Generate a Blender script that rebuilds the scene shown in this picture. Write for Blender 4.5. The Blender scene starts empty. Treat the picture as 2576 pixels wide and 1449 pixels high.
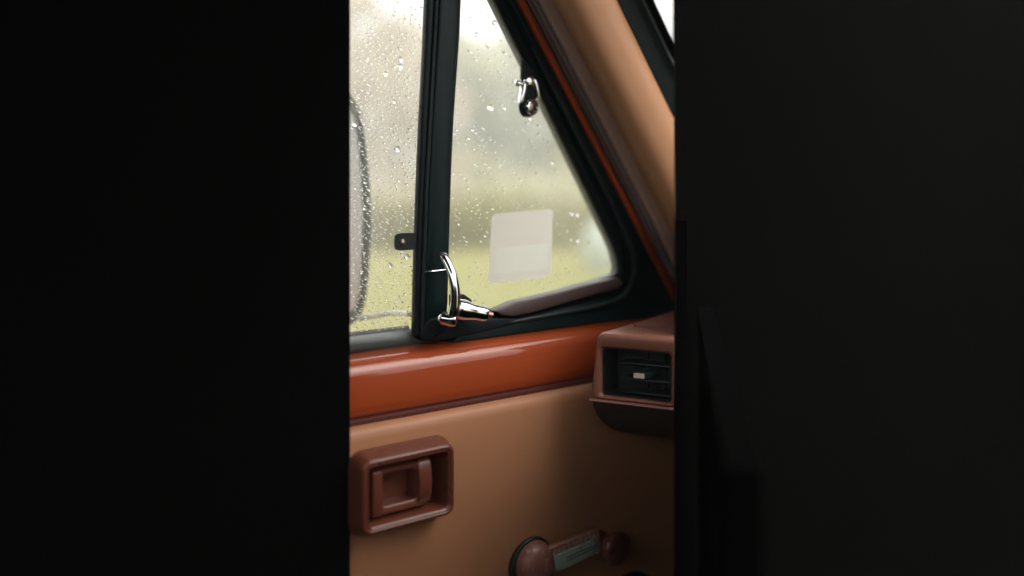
import bpy, bmesh, math, random
from mathutils import Vector, Matrix, noise
random.seed(7)
C = bpy.context.scene.collection
S = bpy.context.scene

# ------------------------------------------------------------------ camera
CZ = 1.5                                   # eye height above the ground, sitting in the car
F = 2200.0                                 # focal length in photo units (photo 2576 wide)
HOR = 433.0                                # horizon row
ANG = math.radians(54.5)
AX = Vector((math.cos(ANG), math.sin(ANG), 0))
RX = Vector((math.sin(ANG), -math.cos(ANG), 0))
cam_d = bpy.data.cameras.new('camera')
cam = bpy.data.objects.new('camera', cam_d)
C.objects.link(cam)
cam.location = (0, 0, CZ)
cam.rotation_euler = (math.radians(90), 0, ANG - math.radians(90))
cam_d.sensor_width = 36
cam_d.lens = 36 * F / 2576
cam_d.shift_y = -(724.5 - HOR) / 2576      # level camera, lens shifted down
cam_d.clip_start = 0.02
cam_d.clip_end = 2000
cam_d.dof.use_dof = True
cam_d.dof.focus_distance = 0.905
cam_d.dof.aperture_fstop = 1.15
S.camera = cam

# ------------------------------------------------------------------ world: overcast day
SUN_EL, SUN_AZ = math.radians(47), math.atan2(-0.66, 0.42)
W = bpy.data.worlds.new('World'); S.world = W; W.use_nodes = True
nt = W.node_tree; nt.nodes.clear()
N = nt.nodes.new
out = N('ShaderNodeOutputWorld')
sky = N('ShaderNodeTexSky'); sky.sky_type = 'NISHITA'; sky.sun_disc = False
sky.sun_elevation = SUN_EL; sky.sun_rotation = math.radians(90) - SUN_AZ
sky.air_density = 1.0; sky.dust_density = 5.0; sky.ozone_density = 1.0
b1 = N('ShaderNodeBackground'); b1.inputs['Strength'].default_value = 0.05
tc = N('ShaderNodeTexCoord'); sp = N('ShaderNodeSeparateXYZ')
mr = N('ShaderNodeMapRange')               # standard overcast sky: zenith three times the horizon
mr.inputs['From Min'].default_value = 0; mr.inputs['From Max'].default_value = 1
mr.inputs['To Min'].default_value = 1.5; mr.inputs['To Max'].default_value = 4.2
b2 = N('ShaderNodeBackground'); b2.inputs['Color'].default_value = (1.0, 0.985, 0.972, 1)
ad = N('ShaderNodeAddShader')
L = nt.links.new
L(sky.outputs[0], b1.inputs['Color'])
L(tc.outputs['Generated'], sp.inputs[0]); L(sp.outputs['Z'], mr.inputs['Value'])
L(mr.outputs[0], b2.inputs['Strength'])
L(b1.outputs[0], ad.inputs[0]); L(b2.outputs[0], ad.inputs[1]); L(ad.outputs[0], out.inputs[0])
W.cycles.sampling_method = 'AUTOMATIC'

sd = bpy.data.lights.new('sun', 'SUN'); sun = bpy.data.objects.new('sun', sd); C.objects.link(sun)
sd.energy = 0.6; sd.angle = math.radians(32); sd.color = (1.0, 0.95, 0.88)
sv = Vector((math.cos(SUN_EL) * math.cos(SUN_AZ), math.cos(SUN_EL) * math.sin(SUN_AZ), math.sin(SUN_EL)))
sun.rotation_euler = (-sv).to_track_quat('-Z', 'Y').to_euler()
sun.location = sv * 30

S.view_settings.view_transform = 'Standard'
S.view_settings.look = 'None'
S.view_settings.exposure = 0.0
S.view_settings.gamma = 1
S.render.engine = 'CYCLES'
S.cycles.use_denoising = True
S.cycles.max_bounces = 10
S.cycles.transparent_max_bounces = 24
S.cycles.transmission_bounces = 8
S.cycles.sample_clamp_indirect = 6
S.cycles.caustics_reflective = False

# ------------------------------------------------------------------ helpers
UL, UR = (880.5 - 1288) / F, (1695.5 - 1288) / F
def ray(px):
    d = AX + RX * ((px - 1288) / F)
    return d
def at(px, py, Y):
    d = ray(px); t = Y / d.y
    return Vector((d.x * t, Y, CZ + t * (HOR - py) / F))
dR = AX + RX * UR; NR = Vector((dR.y, -dR.x, 0)).normalized()
dL = AX + RX * UL; NL = Vector((-dL.y, dL.x, 0)).normalized()

def put(name, bm, mat, parent=None, smooth=40, trim=True, label=None):
    """link a bmesh as one mesh object; the car is built as a section, cut square at both ends"""
    if trim:
        for n in (NR,):
            g = bm.verts[:] + bm.edges[:] + bm.faces[:]
            r = bmesh.ops.bisect_plane(bm, geom=g, dist=1e-6, plane_co=(0, 0, CZ), plane_no=n, clear_outer=True)
            ed = [e for e in r['geom_cut'] if isinstance(e, bmesh.types.BMEdge)]
            if ed:
                try: bmesh.ops.holes_fill(bm, edges=ed, sides=0)
                except Exception: pass
    bmesh.ops.recalc_face_normals(bm, faces=bm.faces[:])
    me = bpy.data.meshes.new(name); bm.to_mesh(me); bm.free()
    if smooth:
        for p in me.polygons: p.use_smooth = True
        me.set_sharp_from_angle(angle=math.radians(smooth))
        if trim:
            for e in me.edges:
                p, q = (me.vertices[k].co - Vector((0, 0, CZ)) for k in e.vertices)
                if (abs(p.dot(NR)) < 1e-5 and abs(q.dot(NR)) < 1e-5) or (abs(p.dot(NL)) < 1e-5 and abs(q.dot(NL)) < 1e-5): e.use_edge_sharp = True
    if mat: me.materials.append(mat)
    o = bpy.data.objects.new(name, me); C.objects.link(o)
    if parent:
        o.parent = parent
        o.matrix_parent_inverse = parent.matrix_world.inverted()
    if label: o['label'] = label
    return o
def thing(name, label, cat, loc=(0, 0, 0), group=None):
    o = bpy.data.objects.new(name, None); C.objects.link(o); o.location = loc
    o.empty_display_size = 0.05
    o.matrix_world = Matrix.Translation(Vector(loc))
    tag(o, label, cat, group); return o
def tag(o, label, cat, group=None):
    o['label'] = label; o['category'] = cat
    if group: o['group'] = group
    return o

def bevel(bm, w, seg=2, ang=35):
    bm.normal_update()
    es = [e for e in bm.edges if len(e.link_faces) == 2 and e.calc_face_angle(0) > math.radians(ang)]
    if es and w > 0:
        bmesh.ops.bevel(bm, geom=es, offset=w, segments=seg, profile=0.5, affect='EDGES', clamp_overlap=True)
    return bm
def loft(loops, cap0=True, cap1=True, close=True, bm=None):
    bm = bm or bmesh.new()
    vs = [[bm.verts.new(p) for p in lp] for lp in loops]
    for a, b in zip(vs, vs[1:]):
        n = len(a)
        for i in range(n if close else n - 1):
            j = (i + 1) % n
            try: bm.faces.new((a[i], a[j], b[j], b[i]))
            except ValueError: pass
    if cap0: bm.faces.new(vs[0][::-1])
    if cap1: bm.faces.new(vs[-1])
    return bm
def plate(pts, y0, y1, bv=0.0, seg=2, bm=None):
    """polygon of world points (taken at their X,Z) with thickness from y0 to y1"""
    b = bmesh.new()
    loft([[(p[0], y0, p[2]) for p in pts], [(p[0], y1, p[2]) for p in pts]], bm=b)
    bmesh.ops.recalc_face_normals(b, faces=b.faces[:])
    bevel(b, bv, seg)
    return b
def merge(bm, other):
    me = bpy.data.meshes.new('tmp'); other.to_mesh(me); other.free(); bm.from_mesh(me); bpy.data.meshes.remove(me)
    return bm
def rrect(x0, x1, z0, z1, r, n=6):
    """rounded rectangle in two coordinates"""
    r = max(1e-5, min(r, (x1 - x0) / 2 - 1e-5, (z1 - z0) / 2 - 1e-5)); o = []
    for cx, cz, a0 in ((x1 - r, z1 - r, 0), (x0 + r, z1 - r, 90), (x0 + r, z0 + r, 180), (x1 - r, z0 + r, 270)):
        for k in range(n + 1):
            a = math.radians(a0 + 90 * k / n); o.append((cx + r * math.cos(a), cz + r * math.sin(a)))
    return o
def tube(pts, rad, seg=12, flat=1.0, up=Vector((0, 1, 0)), bm=None, smoothn=0):
    """round bar through points, radius per point"""
    pts = [Vector(p) for p in pts]
    if not isinstance(rad, (list, tuple)): rad = [rad] * len(pts)
    if smoothn:
        P, Rr = [], []
        n = len(pts)
        for i in range(n - 1):
            p0, p1, p2, p3 = pts[max(i-1,0)], pts[i], pts[i+1], pts[min(i+2,n-1)]
            for k in range(smoothn):
                t = k / smoothn
                P.append(0.5*((2*p1)+(-p0+p2)*t+(2*p0-5*p1+4*p2-p3)*t*t+(-p0+3*p1-3*p2+p3)*t**3))
                Rr.append(rad[i]*(1-t)+rad[i+1]*t)
        P.append(pts[-1]); Rr.append(rad[-1]); pts, rad = P, Rr
    loops = []
    for i, p in enumerate(pts):
        d = (pts[min(i+1, len(pts)-1)] - pts[max(i-1, 0)]).normalized()
        u = up - d * up.dot(d)
        if u.length < 1e-4: u = Vector((1,0,0)) - d*d.x
        u.normalize(); v = d.cross(u)
        loops.append([p + (u*math.cos(a)*flat + v*math.sin(a))*rad[i] for a in [2*math.pi*k/seg for k in range(seg)]])
    return loft(loops, bm=bm)
def lathe(p0, axis, prof, seg=28, bm=None, squash=1.0):
    """turned shape: prof = [(distance along axis, radius)]"""
    axis = Vector(axis).normalized(); u = axis.orthogonal().normalized(); v = axis.cross(u); p0 = Vector(p0)
    loops = [[p0 + axis*h + (u*math.cos(a) + v*math.sin(a))*max(r, 1e-5) for a in [2*math.pi*k/seg for k in range(seg)]] for h, r in prof]
    return loft(loops, bm=bm)
def box(x0, x1, y0, y1, z0, z1, bv=0.0, seg=2):
    b = bmesh.new()
    loft([[(x0,y0,z0),(x1,y0,z0),(x1,y1,z0),(x0,y1,z0)], [(x0,y0,z1),(x1,y0,z1),(x1,y1,z1),(x0,y1,z1)]], bm=b)
    bmesh.ops.recalc_face_normals(b, faces=b.faces[:])
    return bevel(b, bv, seg)

# ------------------------------------------------------------------ materials
def mat(name, col, rough=0.5, metal=0.0, spec=0.5, coat=0.0, grain=None, bump=0.0, var=0.08, dirt=None, rvar=0.08, coat_rough=0.05):
    m = bpy.data.materials.new(name); m.use_nodes = True
    t = m.node_tree; p = t.nodes['Principled BSDF']; l = t.links.new
    p.inputs['Metallic'].default_value = metal
    p.inputs['Specular IOR Level'].default_value = spec
    p.inputs['Coat Weight'].default_value = coat
    p.inputs['Coat Roughness'].default_value = coat_rough
    tcn = t.nodes.new('ShaderNodeTexCoord')
    n1 = t.nodes.new('ShaderNodeTexNoise'); n1.inputs['Scale'].default_value = 14; n1.inputs['Detail'].default_value = 6
    l(tcn.outputs['Object'], n1.inputs['Vector'])
    mx = t.nodes.new('ShaderNodeMix'); mx.data_type = 'RGBA'
    c = Vector(col)
    mx.inputs['A'].default_value = (*(c*(1-var)), 1); mx.inputs['B'].default_value = (*(c*(1+var)), 1)
    l(n1.outputs['Fac'], mx.inputs['Factor'])
    last = mx.outputs['Result']
    if dirt:
        n2 = t.nodes.new('ShaderNodeTexNoise'); n2.inputs['Scale'].default_value = dirt[1]; n2.inputs['Detail'].default_value = 8
        l(tcn.outputs['Object'], n2.inputs['Vector'])
        r2 = t.nodes.new('ShaderNodeValToRGB'); r2.color_ramp.elements[0].position = dirt[2]; r2.color_ramp.elements[1].position = dirt[2]+0.1
        l(n2.outputs['Fac'], r2.inputs['Fac'])
        m2 = t.nodes.new('ShaderNodeMix'); m2.data_type = 'RGBA'; m2.inputs['B'].default_value = (*dirt[0], 1)
        l(last, m2.inputs['A']); l(r2.outputs['Color'], m2.inputs['Factor']); last = m2.outputs['Result']
    l(last, p.inputs['Base Color'])
    mr = t.nodes.new('ShaderNodeMapRange'); mr.inputs['To Min'].default_value = max(0.01, rough-rvar); mr.inputs['To Max'].default_value = min(1, rough+rvar)
    n3 = t.nodes.new('ShaderNodeTexNoise'); n3.inputs['Scale'].default_value = 40; n3.inputs['Detail'].default_value = 5
    l(tcn.outputs['Object'], n3.inputs['Vector']); l(n3.outputs['Fac'], mr.inputs['Value']); l(mr.outputs[0], p.inputs['Roughness'])
    if grain:
        n4 = t.nodes.new('ShaderNodeTexNoise'); n4.inputs['Scale'].default_value = grain; n4.inputs['Detail'].default_value = 3
        l(tcn.outputs['Object'], n4.inputs['Vector'])
        bp = t.nodes.new('ShaderNodeBump'); bp.inputs['Strength'].default_value = bump; bp.inputs['Distance'].default_value = 0.001
        l(n4.outputs['Fac'], bp.inputs['Height']); l(bp.outputs[0], p.inputs['Normal'])
    return m
M = {}
M['orange'] = mat('orange_paint', (0.32, 0.050, 0.009), 0.6, spec=0.2, coat=1.0, grain=22, bump=0.03, var=0.05, rvar=0.06, coat_rough=0.05)
M['tan'] = mat('tan_vinyl', (0.37, 0.168, 0.083), 0.5, spec=0.4, grain=900, bump=0.10, var=0.05)
M['pillar'] = mat('tan_pillar_vinyl', (0.41, 0.203, 0.102), 0.55, spec=0.35, grain=700, bump=0.12, var=0.05)
M['brown'] = mat('brown_plastic', (0.115, 0.033, 0.019), 0.30, grain=600, bump=0.10, var=0.08)
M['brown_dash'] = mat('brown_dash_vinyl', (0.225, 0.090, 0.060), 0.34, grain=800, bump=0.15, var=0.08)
M['black'] = mat('black_painted_metal', (0.004, 0.013, 0.014), 0.38, spec=0.18, grain=50, bump=0.04, var=0.2)
M['rubber'] = mat('black_rubber', (0.005, 0.010, 0.011), 0.5, grain=300, bump=0.1, var=0.2, spec=0.15)
M['chan'] = mat('worn_steel_channel', (0.070, 0.047, 0.043), 0.42, spec=0.5, grain=120, bump=0.05, var=0.15)
M['chrome'] = mat('chrome', (0.80, 0.80, 0.82), 0.13, metal=1.0, grain=60, bump=0.02, var=0.03, rvar=0.03)
M['screw'] = mat('rusty_screw', (0.30, 0.20, 0.16), 0.35, metal=0.9, grain=200, bump=0.1, var=0.2)
M['worn'] = mat('worn_brown_paint', (0.21, 0.085, 0.062), 0.4, grain=300, bump=0.15, dirt=((0.26, 0.21, 0.17), 160, 0.60), var=0.15)
M['inlay'] = mat('grey_green_inlay', (0.25, 0.275, 0.23), 0.45, grain=300, bump=0.05, var=0.18, dirt=((0.13, 0.11, 0.085), 90, 0.52))
M['strip'] = None
M['flock'] = mat('black_flat_cloth', (0.0027, 0.0027, 0.0027), 0.95, spec=0.0, var=0.03)  # near-black cloth for the added flats and light-blocking panels
M['carpet'] = mat('dark_carpet', (0.045, 0.033, 0.029), 0.95, spec=0.0, grain=200, bump=0.5)
M['void'] = mat('black_vent_plastic', (0.0075, 0.010, 0.010), 0.45, grain=300, bump=0.05)
M['tab'] = mat('ivory_tab', (0.62, 0.56, 0.47), 0.5)
M['mirror'] = mat('mirror_sky_pale', (0.86, 0.85, 0.84), 0.35, metal=0.35, var=0.01, rvar=0.02)  # sky reflection put in as a pale, dull base colour
M['frit'] = mat('black_glass_band', (0.004, 0.008, 0.008), 0.3, spec=0.2)
M['dashlow'] = mat('shade_brown_lower_dash', (0.016, 0.009, 0.007), 0.6, grain=500, bump=0.2)  # shadow under the dash put into this near-black brown

def woven(name, col):
    m = mat(name, col, 0.8, var=0.1, spec=0.25); t = m.node_tree; l = t.links.new
    tcn = t.nodes.new('ShaderNodeTexCoord'); wv = t.nodes.new('ShaderNodeTexWave'); wv.wave_type = 'BANDS'
    wv.bands_direction = 'DIAGONAL'; wv.inputs['Scale'].default_value = 420; wv.inputs['Distortion'].default_value = 1.5
    l(tcn.outputs['Object'], wv.inputs['Vector'])
    bp = t.nodes.new('ShaderNodeBump'); bp.inputs['Strength'].default_value = 0.6; bp.inputs['Distance'].default_value = 0.001
    pb = t.nodes['Principled BSDF']; old = pb.inputs['Base Color'].links[0].from_socket
    mm = t.nodes.new('ShaderNodeMix'); mm.data_type = 'RGBA'; mm.blend_type = 'MULTIPLY'; mm.inputs['Factor'].default_value = 0.40
    l(old, mm.inputs['A']); l(wv.outputs['Color'], mm.inputs['B']); l(mm.outputs['Result'], pb.inputs['Base Color'])
    l(wv.outputs['Fac'], bp.inputs['Height']); l(bp.outputs[0], t.nodes['Principled BSDF'].inputs['Normal'])
    return m
M['strip'] = woven('woven_trim', (0.56, 0.37, 0.275))
M['seal'] = mat('brown_grey_seal', (0.20, 0.165, 0.15), 0.7, var=0.1)

def glass(name, veil, tint=(0.985, 0.99, 0.985), streak=False, glaze=1.0):
    m = bpy.data.materials.new(name); m.use_nodes = True; t = m.node_tree; t.nodes.clear(); l = t.links.new
    o = t.nodes.new('ShaderNodeOutputMaterial'); tr = t.nodes.new('ShaderNodeBsdfTransparent'); gl = t.nodes.new('ShaderNodeBsdfGlossy')
    tl = t.nodes.new('ShaderNodeBsdfTranslucent'); tl.inputs['Color'].default_value = (0.9, 0.88, 0.84, 1)
    tr.inputs['Color'].default_value = (*tint, 1); gl.inputs['Roughness'].default_value = 0.02
    fr = t.nodes.new('ShaderNodeFresnel'); fr.inputs['IOR'].default_value = 1.25
    m1 = t.nodes.new('ShaderNodeMixShader'); m2 = t.nodes.new('ShaderNodeMixShader')
    tcn = t.nodes.new('ShaderNodeTexCoord'); mp = t.nodes.new('ShaderNodeMapping')
    mp.inputs['Scale'].default_value = (70, 1, 2.2) if streak else (9, 1, 9)
    nz = t.nodes.new('ShaderNodeTexNoise'); nz.inputs['Scale'].default_value = 1.0; nz.inputs['Detail'].default_value = 4
    mr = t.nodes.new('ShaderNodeMapRange'); mr.inputs['From Min'].default_value = 0.3; mr.inputs['From Max'].default_value = 0.7
    mr.inputs['To Min'].default_value = veil*0.45; mr.inputs['To Max'].default_value = veil*1.55
    l(tcn.outputs['Object'], mp.inputs['Vector']); l(mp.outputs[0], nz.inputs['Vector']); l(nz.outputs['Fac'], mr.inputs['Value'])
    l(mr.outputs[0], m1.inputs['Fac']); l(tr.outputs[0], m1.inputs[1]); l(tl.outputs[0], m1.inputs[2])
    l(fr.outputs[0], m2.inputs['Fac']); l(m1.outputs[0], m2.inputs[1]); l(gl.outputs[0], m2.inputs[2]); l(m2.outputs[0], o.inputs[0])
    return m
M['glass'] = glass('rain_misted_glass', 0.09)
M['glass_s'] = glass('rain_streaked_glass', 0.11, streak=True)
M['glass_w'] = glass('windscreen_glass', 0.3)
def water():
    m = bpy.data.materials.new('rain_water'); m.use_nodes = True; t = m.node_tree; p = t.nodes['Principled BSDF']
    p.inputs['Base Color'].default_value = (1, 1, 1, 1); p.inputs['Transmission Weight'].default_value = 1
    p.inputs['IOR'].default_value = 1.33; p.inputs['Roughness'].default_value = 0.0
    return m
M['water'] = water()
def paper(name, col, k):
    m = bpy.data.materials.new(name); m.use_nodes = True; t = m.node_tree; l = t.links.new; p = t.nodes['Principled BSDF']
    p.inputs['Base Color'].default_value = (*col, 1); p.inputs['Roughness'].default_value = 0.6; p.inputs['Specular IOR Level'].default_value = 0.2
    tl = t.nodes.new('ShaderNodeBsdfTranslucent'); tl.inputs['Color'].default_value = (*col, 1)
    mx = t.nodes.new('ShaderNodeMixShader'); mx.inputs[0].default_value = k
    l(p.outputs[0], mx.inputs[1]); l(tl.outputs[0], mx.inputs[2]); l(mx.outputs[0], t.nodes['Material Output'].inputs[0])
    return m
M['paper'] = paper('sticker_back', (0.96, 0.905, 0.885), 0.95)
M['paper2'] = paper('sticker_label', (0.99, 0.97, 0.95), 0.97)

# ------------------------------------------------------------------ setting
def struct(o): o['kind'] = 'structure'; return o
def ground_mat():
    m = bpy.data.materials.new('wet_meadow_grass'); m.use_nodes = True; t = m.node_tree; l = t.links.new; p = t.nodes['Principled BSDF']
    tcn = t.nodes.new('ShaderNodeTexCoord'); a = t.nodes.new('ShaderNodeTexNoise'); a.inputs['Scale'].default_value = 0.16; a.inputs['Detail'].default_value = 8
    rp = t.nodes.new('ShaderNodeValToRGB'); e = rp.color_ramp.elements
    e[0].position = 0.3; e[0].color = (0.175, 0.172, 0.052, 1); e[1].position = 0.7; e[1].color = (0.245, 0.225, 0.082, 1)
    l(tcn.outputs['Object'], a.inputs['Vector']); l(a.outputs['Fac'], rp.inputs['Fac']); l(rp.outputs[0], p.inputs['Base Color'])
    b = t.nodes.new('ShaderNodeTexNoise'); b.inputs['Scale'].default_value = 9; b.inputs['Detail'].default_value = 6
    bp = t.nodes.new('ShaderNodeBump'); bp.inputs['Distance'].default_value = 0.15; bp.inputs['Strength'].default_value = 0.6
    l(tcn.outputs['Object'], b.inputs['Vector']); l(b.outputs['Fac'], bp.inputs['Height']); l(bp.outputs[0], p.inputs['Normal'])
    p.inputs['Roughness'].default_value = 0.9; p.inputs['Specular IOR Level'].default_value = 0.1
    return m
bm = bmesh.new()
n = 60
gv = {}
for i in range(n+1):
    for j in range(n+1):
        x = -600 + 1200*i/n; y = -600 + 1200*j/n
        r = math.hypot(x, y)
        z = 0.0 if r < 25 else noise.noise(Vector((x*0.012, y*0.012, 0)))*min(2.0, (r-25)*0.012)
        gv[i, j] = bm.verts.new((x, y, z))
for i in range(n):
    for j in range(n): bm.faces.new((gv[i,j], gv[i+1,j], gv[i+1,j+1], gv[i,j+1]))
struct(put('meadow', bm, ground_mat(), trim=False, smooth=60))

# added black flats and unseen panels round the section, blocking sky light
YD = 0.75
xl = dL.x / dL.y; xr = dR.x / dR.y
struct(put('side_flat', box(xl*(YD-.0006)-2.2, xl*(YD-.0006), YD-.0006, YD+0.04, 0.4, 3.0), M['flock'], trim=False))  # added black flat filling the left side, no part of the car
struct(put('side_flat', box(xr*0.805, xr*0.805+2.4, 0.805, 0.809, 0.4, 3.0), M['flock'], trim=False))  # added black flat closing off the right side
struct(put('cabin_floor', box(-0.9, 1.6, -0.9, 0.745, 0.70, 0.73), M['carpet'], trim=False))
struct(put('rear_light_block', box(-0.95, -0.9, -0.9, 0.745, 0.70, 1.72), M['flock'], trim=False))  # unseen panel, added to cut light from the rear
struct(put('roof_light_block', box(-0.9, 0.60, -0.9, 0.745, 2.10, 2.15), M['flock'], trim=False))  # unseen, sized to hold back skylight
struct(put('far_side_light_block', box(-0.9, 1.2, -0.95, -0.9, 0.70, 1.70), M['flock'], trim=False))  # unseen far side, its height set to limit incoming light
struct(put('front_light_block', box(1.85, 1.90, -0.95, 0.80, 0.70, 1.90), M['flock'], trim=False))  # unseen panel added to keep low sky off the right flat
# added panel that throws the dash's shadow into the footwell
bm = bmesh.new()
e0 = dR*0.52 + NR*0.03; e1 = dR*(0.80/dR.y) + NR*0.03
pts = [e0, e1, e1+NR*0.02, e0+NR*0.02]
loft([[(p.x, p.y, 0.73) for p in pts], [(p.x, p.y, CZ-0.175) for p in pts]], bm=bm)
struct(put('footwell_shade_panel', bm, M['flock'], trim=False))
bm = bmesh.new()
e0 = dR*0.90 + NR*0.003; e1 = dR*1.11 + NR*0.003
pts = [e0, e1, e1+NR*0.01, e0+NR*0.01]
loft([[(p.x, p.y, CZ-0.17) for p in pts], [(p.x, p.y, CZ-0.05) for p in pts]], bm=bm)
struct(put('leak_block_strip', bm, M['flock'], trim=False))  # added strip that stops light leaking onto the pillar trim

# ------------------------------------------------------------------ car door
door = thing('car_door', 'orange car door with tan trim card, black window frame and rain covered glass', 'car door', (0.5, 0.77, 0.8))
X0, X1 = 0.30, 0.92
# painted sill: one rolled section drawn in Y,Z and run along X
def section(prof, x0, x1, nx=1):
    loops = []
    for k in range(nx+1):
        x = x0 + (x1-x0)*k/nx
        loops.append([(x, y, CZ+z) for y, z in prof])
    b = loft(loops); bmesh.ops.recalc_face_normals(b, faces=b.faces[:]); return b
prof = [(0.772, -0.2395), (0.7665, -0.2360), (0.7625, -0.2325), (0.7605, -0.2285), (0.7597, -0.222), (0.7595, -0.213), (0.760, -0.203), (0.7612, -0.197)]
for k in range(1, 9):
    a = math.radians(90*k/8); prof.append((0.7612+0.018*(1-math.cos(a)), -0.197+0.0165*math.sin(a)))
prof += [(0.785, -0.1800), (0.792, -0.1795), (0.800, -0.1790), (0.812, -0.1788), (0.812, -0.252)]
put('painted_sill', section(prof, X0, X1, 24), M['orange'], door, smooth=50)
put('paint_chip', plate([at(x, y, .785) for x, y in ((1098, 872), (1106, 868), (1114, 870), (1109, 874))], .7835, .7850), mat('pale_primer', (0.62, 0.55, 0.48), 0.6), door, smooth=0)
# dark maroon bar between paint and card
put('groove_strip', section([(0.766, -0.2440), (0.762, -0.2430), (0.760, -0.2395), (0.761, -0.2355), (0.766, -0.2335), (0.774, -0.2355), (0.774, -0.2440)], X0, X1), mat('dark_maroon', (0.075, 0.014, 0.010), 0.5), door, smooth=50)
# tan trim card
pc = [(0.7705, -0.2405), (0.7625, -0.2402), (0.7570, -0.2412), (0.7530, -0.2435), (0.7507, -0.2470), (0.7500, -0.2530)]
pc += [(0.7504, -0.29), (0.7522, -0.33), (0.7555, -0.37), (0.7605, -0.41), (0.768, -0.46), (0.777, -0.52), (0.79, -0.75), (0.80, -0.75), (0.7875, -0.52), (0.7785, -0.46)]
card = section(pc, X0, X1, 4)
HX0, HX1, HZ0, HZ1 = .3565, .4460, CZ-.3270, CZ-.2693      # opening behind the door handle
for co, no in (((HX0,0,0),(1,0,0)), ((HX1,0,0),(1,0,0)), ((0,0,HZ0),(0,0,1)), ((0,0,HZ1),(0,0,1))):
    bmesh.ops.bisect_plane(card, geom=card.verts[:]+card.edges[:]+card.faces[:], dist=1e-6, plane_co=co, plane_no=no)
kill = [f for f in card.faces if HX0 < f.calc_center_median().x < HX1 and HZ0 < f.calc_center_median().z < HZ1 and f.calc_center_median().y < .76]
bmesh.ops.delete(card, geom=kill, context='FACES')
put('trim_card', card, M['tan'], door, smooth=50)

# black rubber seal under the sliding glass, sheen put into its grey colour
ps = [(0.7995, -0.180), (0.795, -0.1770), (0.794, -0.172), (0.796, -0.1665), (0.797, -0.1645), (0.798, -0.1665), (0.8065, -0.1665), (0.8075, -0.1645), (0.812, -0.1645), (0.812, -0.180)]
xb = at(1050, 840, 0.79).x
put('sill_seal', section(ps, X0, X1, 2), mat('sheen_grey_sill_rubber', (0.085, 0.108, 0.105), 0.24, spec=0.7, grain=80, bump=0.05, var=0.1), door, smooth=60)
put('glass_run_lip', section([(0.8075, -0.1655), (0.807, -0.1620), (0.8095, -0.1605), (0.813, -0.1615), (0.813, -0.1655)], X0, xb, 1), M['rubber'], door, smooth=60)

# panes
YG = 0.792
pl = [at(p[0], p[1], YG) for p in ((800, -300), (1100, -300), (1062, 870), (800, 910))]
side_pane = put('window_pane', plate(pl, YG, YG+0.004), M['glass_s'], door, smooth=0, label='sliding front door pane, misted and streaked with rain')
YV = 0.795
inner = [(1175, -135), (1242, 4), (1278, 78), (1312, 146), (1345, 214), (1392, 312), (1440, 412), (1490, 516), (1522, 582), (1538, 616), (1548, 645), (1552, 668), (1549, 686), (1538, 693),
         (1490, 707), (1440, 720), (1390, 737), (1340, 752), (1295, 766), (1262, 774), (1200, 786), (1118, 800)]
lft = [(1121, 760), (1124, 640), (1126, 560), (1130, 430), (1136, 300), (1143, 200), (1151, 90), (1160, -135)]
ring_in = inner + lft
pv = [at(x, y, YV) for x, y in ring_in]
cen = sum(pv, Vector())/len(pv)
pvg = [cen + (p-cen)*1.03 for p in pv]
vent_pane = put('quarter_pane', plate(pvg, YV, YV+0.004), M['glass'], door, smooth=0, label='triangular quarter window pane beaded with rain')

# quarter window frame: a flat black ring round the pane, in front of it
def ring(inn, outp, y_in, y_front, y_back, bv=0.0015):
    """loops: pane side -> inner lip -> front -> outer"""
    lp = [[(p.x, YV-0.001, p.z) for p in inn],
          [(p.x, y_in, p.z) for p in inn],
          [(p.x*0.6+q.x*0.4, y_front, p.z*0.6+q.z*0.4) for p, q in zip(inn, outp)],
          [(q.x, y_front+0.001, q.z) for q in outp], [(q.x, y_back, q.z) for q in outp]]
    b = loft(lp, cap0=False, cap1=False); bmesh.ops.recalc_face_normals(b, faces=b.faces[:]); return b
# outer edge of the rubber round the pane: offset of the inner outline
def offset(poly, d):
    n_ = len(poly); o = []
    for i in range(n_):
        a, b, c = poly[i-1], poly[i], poly[(i+1) % n_]
        t1 = (b-a); t2 = (c-b); t1.y = t2.y = 0; t1.normalize(); t2.normalize()
        n1 = Vector((t1.z, 0, -t1.x)); n2 = Vector((t2.z, 0, -t2.x)); m_ = (n1+n2)
        if m_.length < 1e-6: m_ = n1
        m_.normalize(); o.append(b + m_*(d/max(0.45, m_.dot(n1))))
    return o
sgn = -1 if (offset(pv, 0.004)[5]-cen).length < (pv[5]-cen).length else 1
po = offset(pv, sgn*0.0075)
put('pane_rubber', ring(pv, po, YV-0.004, YV-0.0075, YV+0.001), M['rubber'], door, smooth=50)
# black painted frame sheet behind the rubber out to the pillar edge
red = [(1192, -240), (1300, 0), (1400, 186), (1500, 375), (1600, 568), (1655, 678), (1700, 768)]
sheet = [(x, y) for x, y in red] + [(1720, 795), (1500, 806), (1300, 832), (1085, 862), (1080, 842)]
o_pts = [at(x, y, YV) for x, y in sheet]
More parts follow.
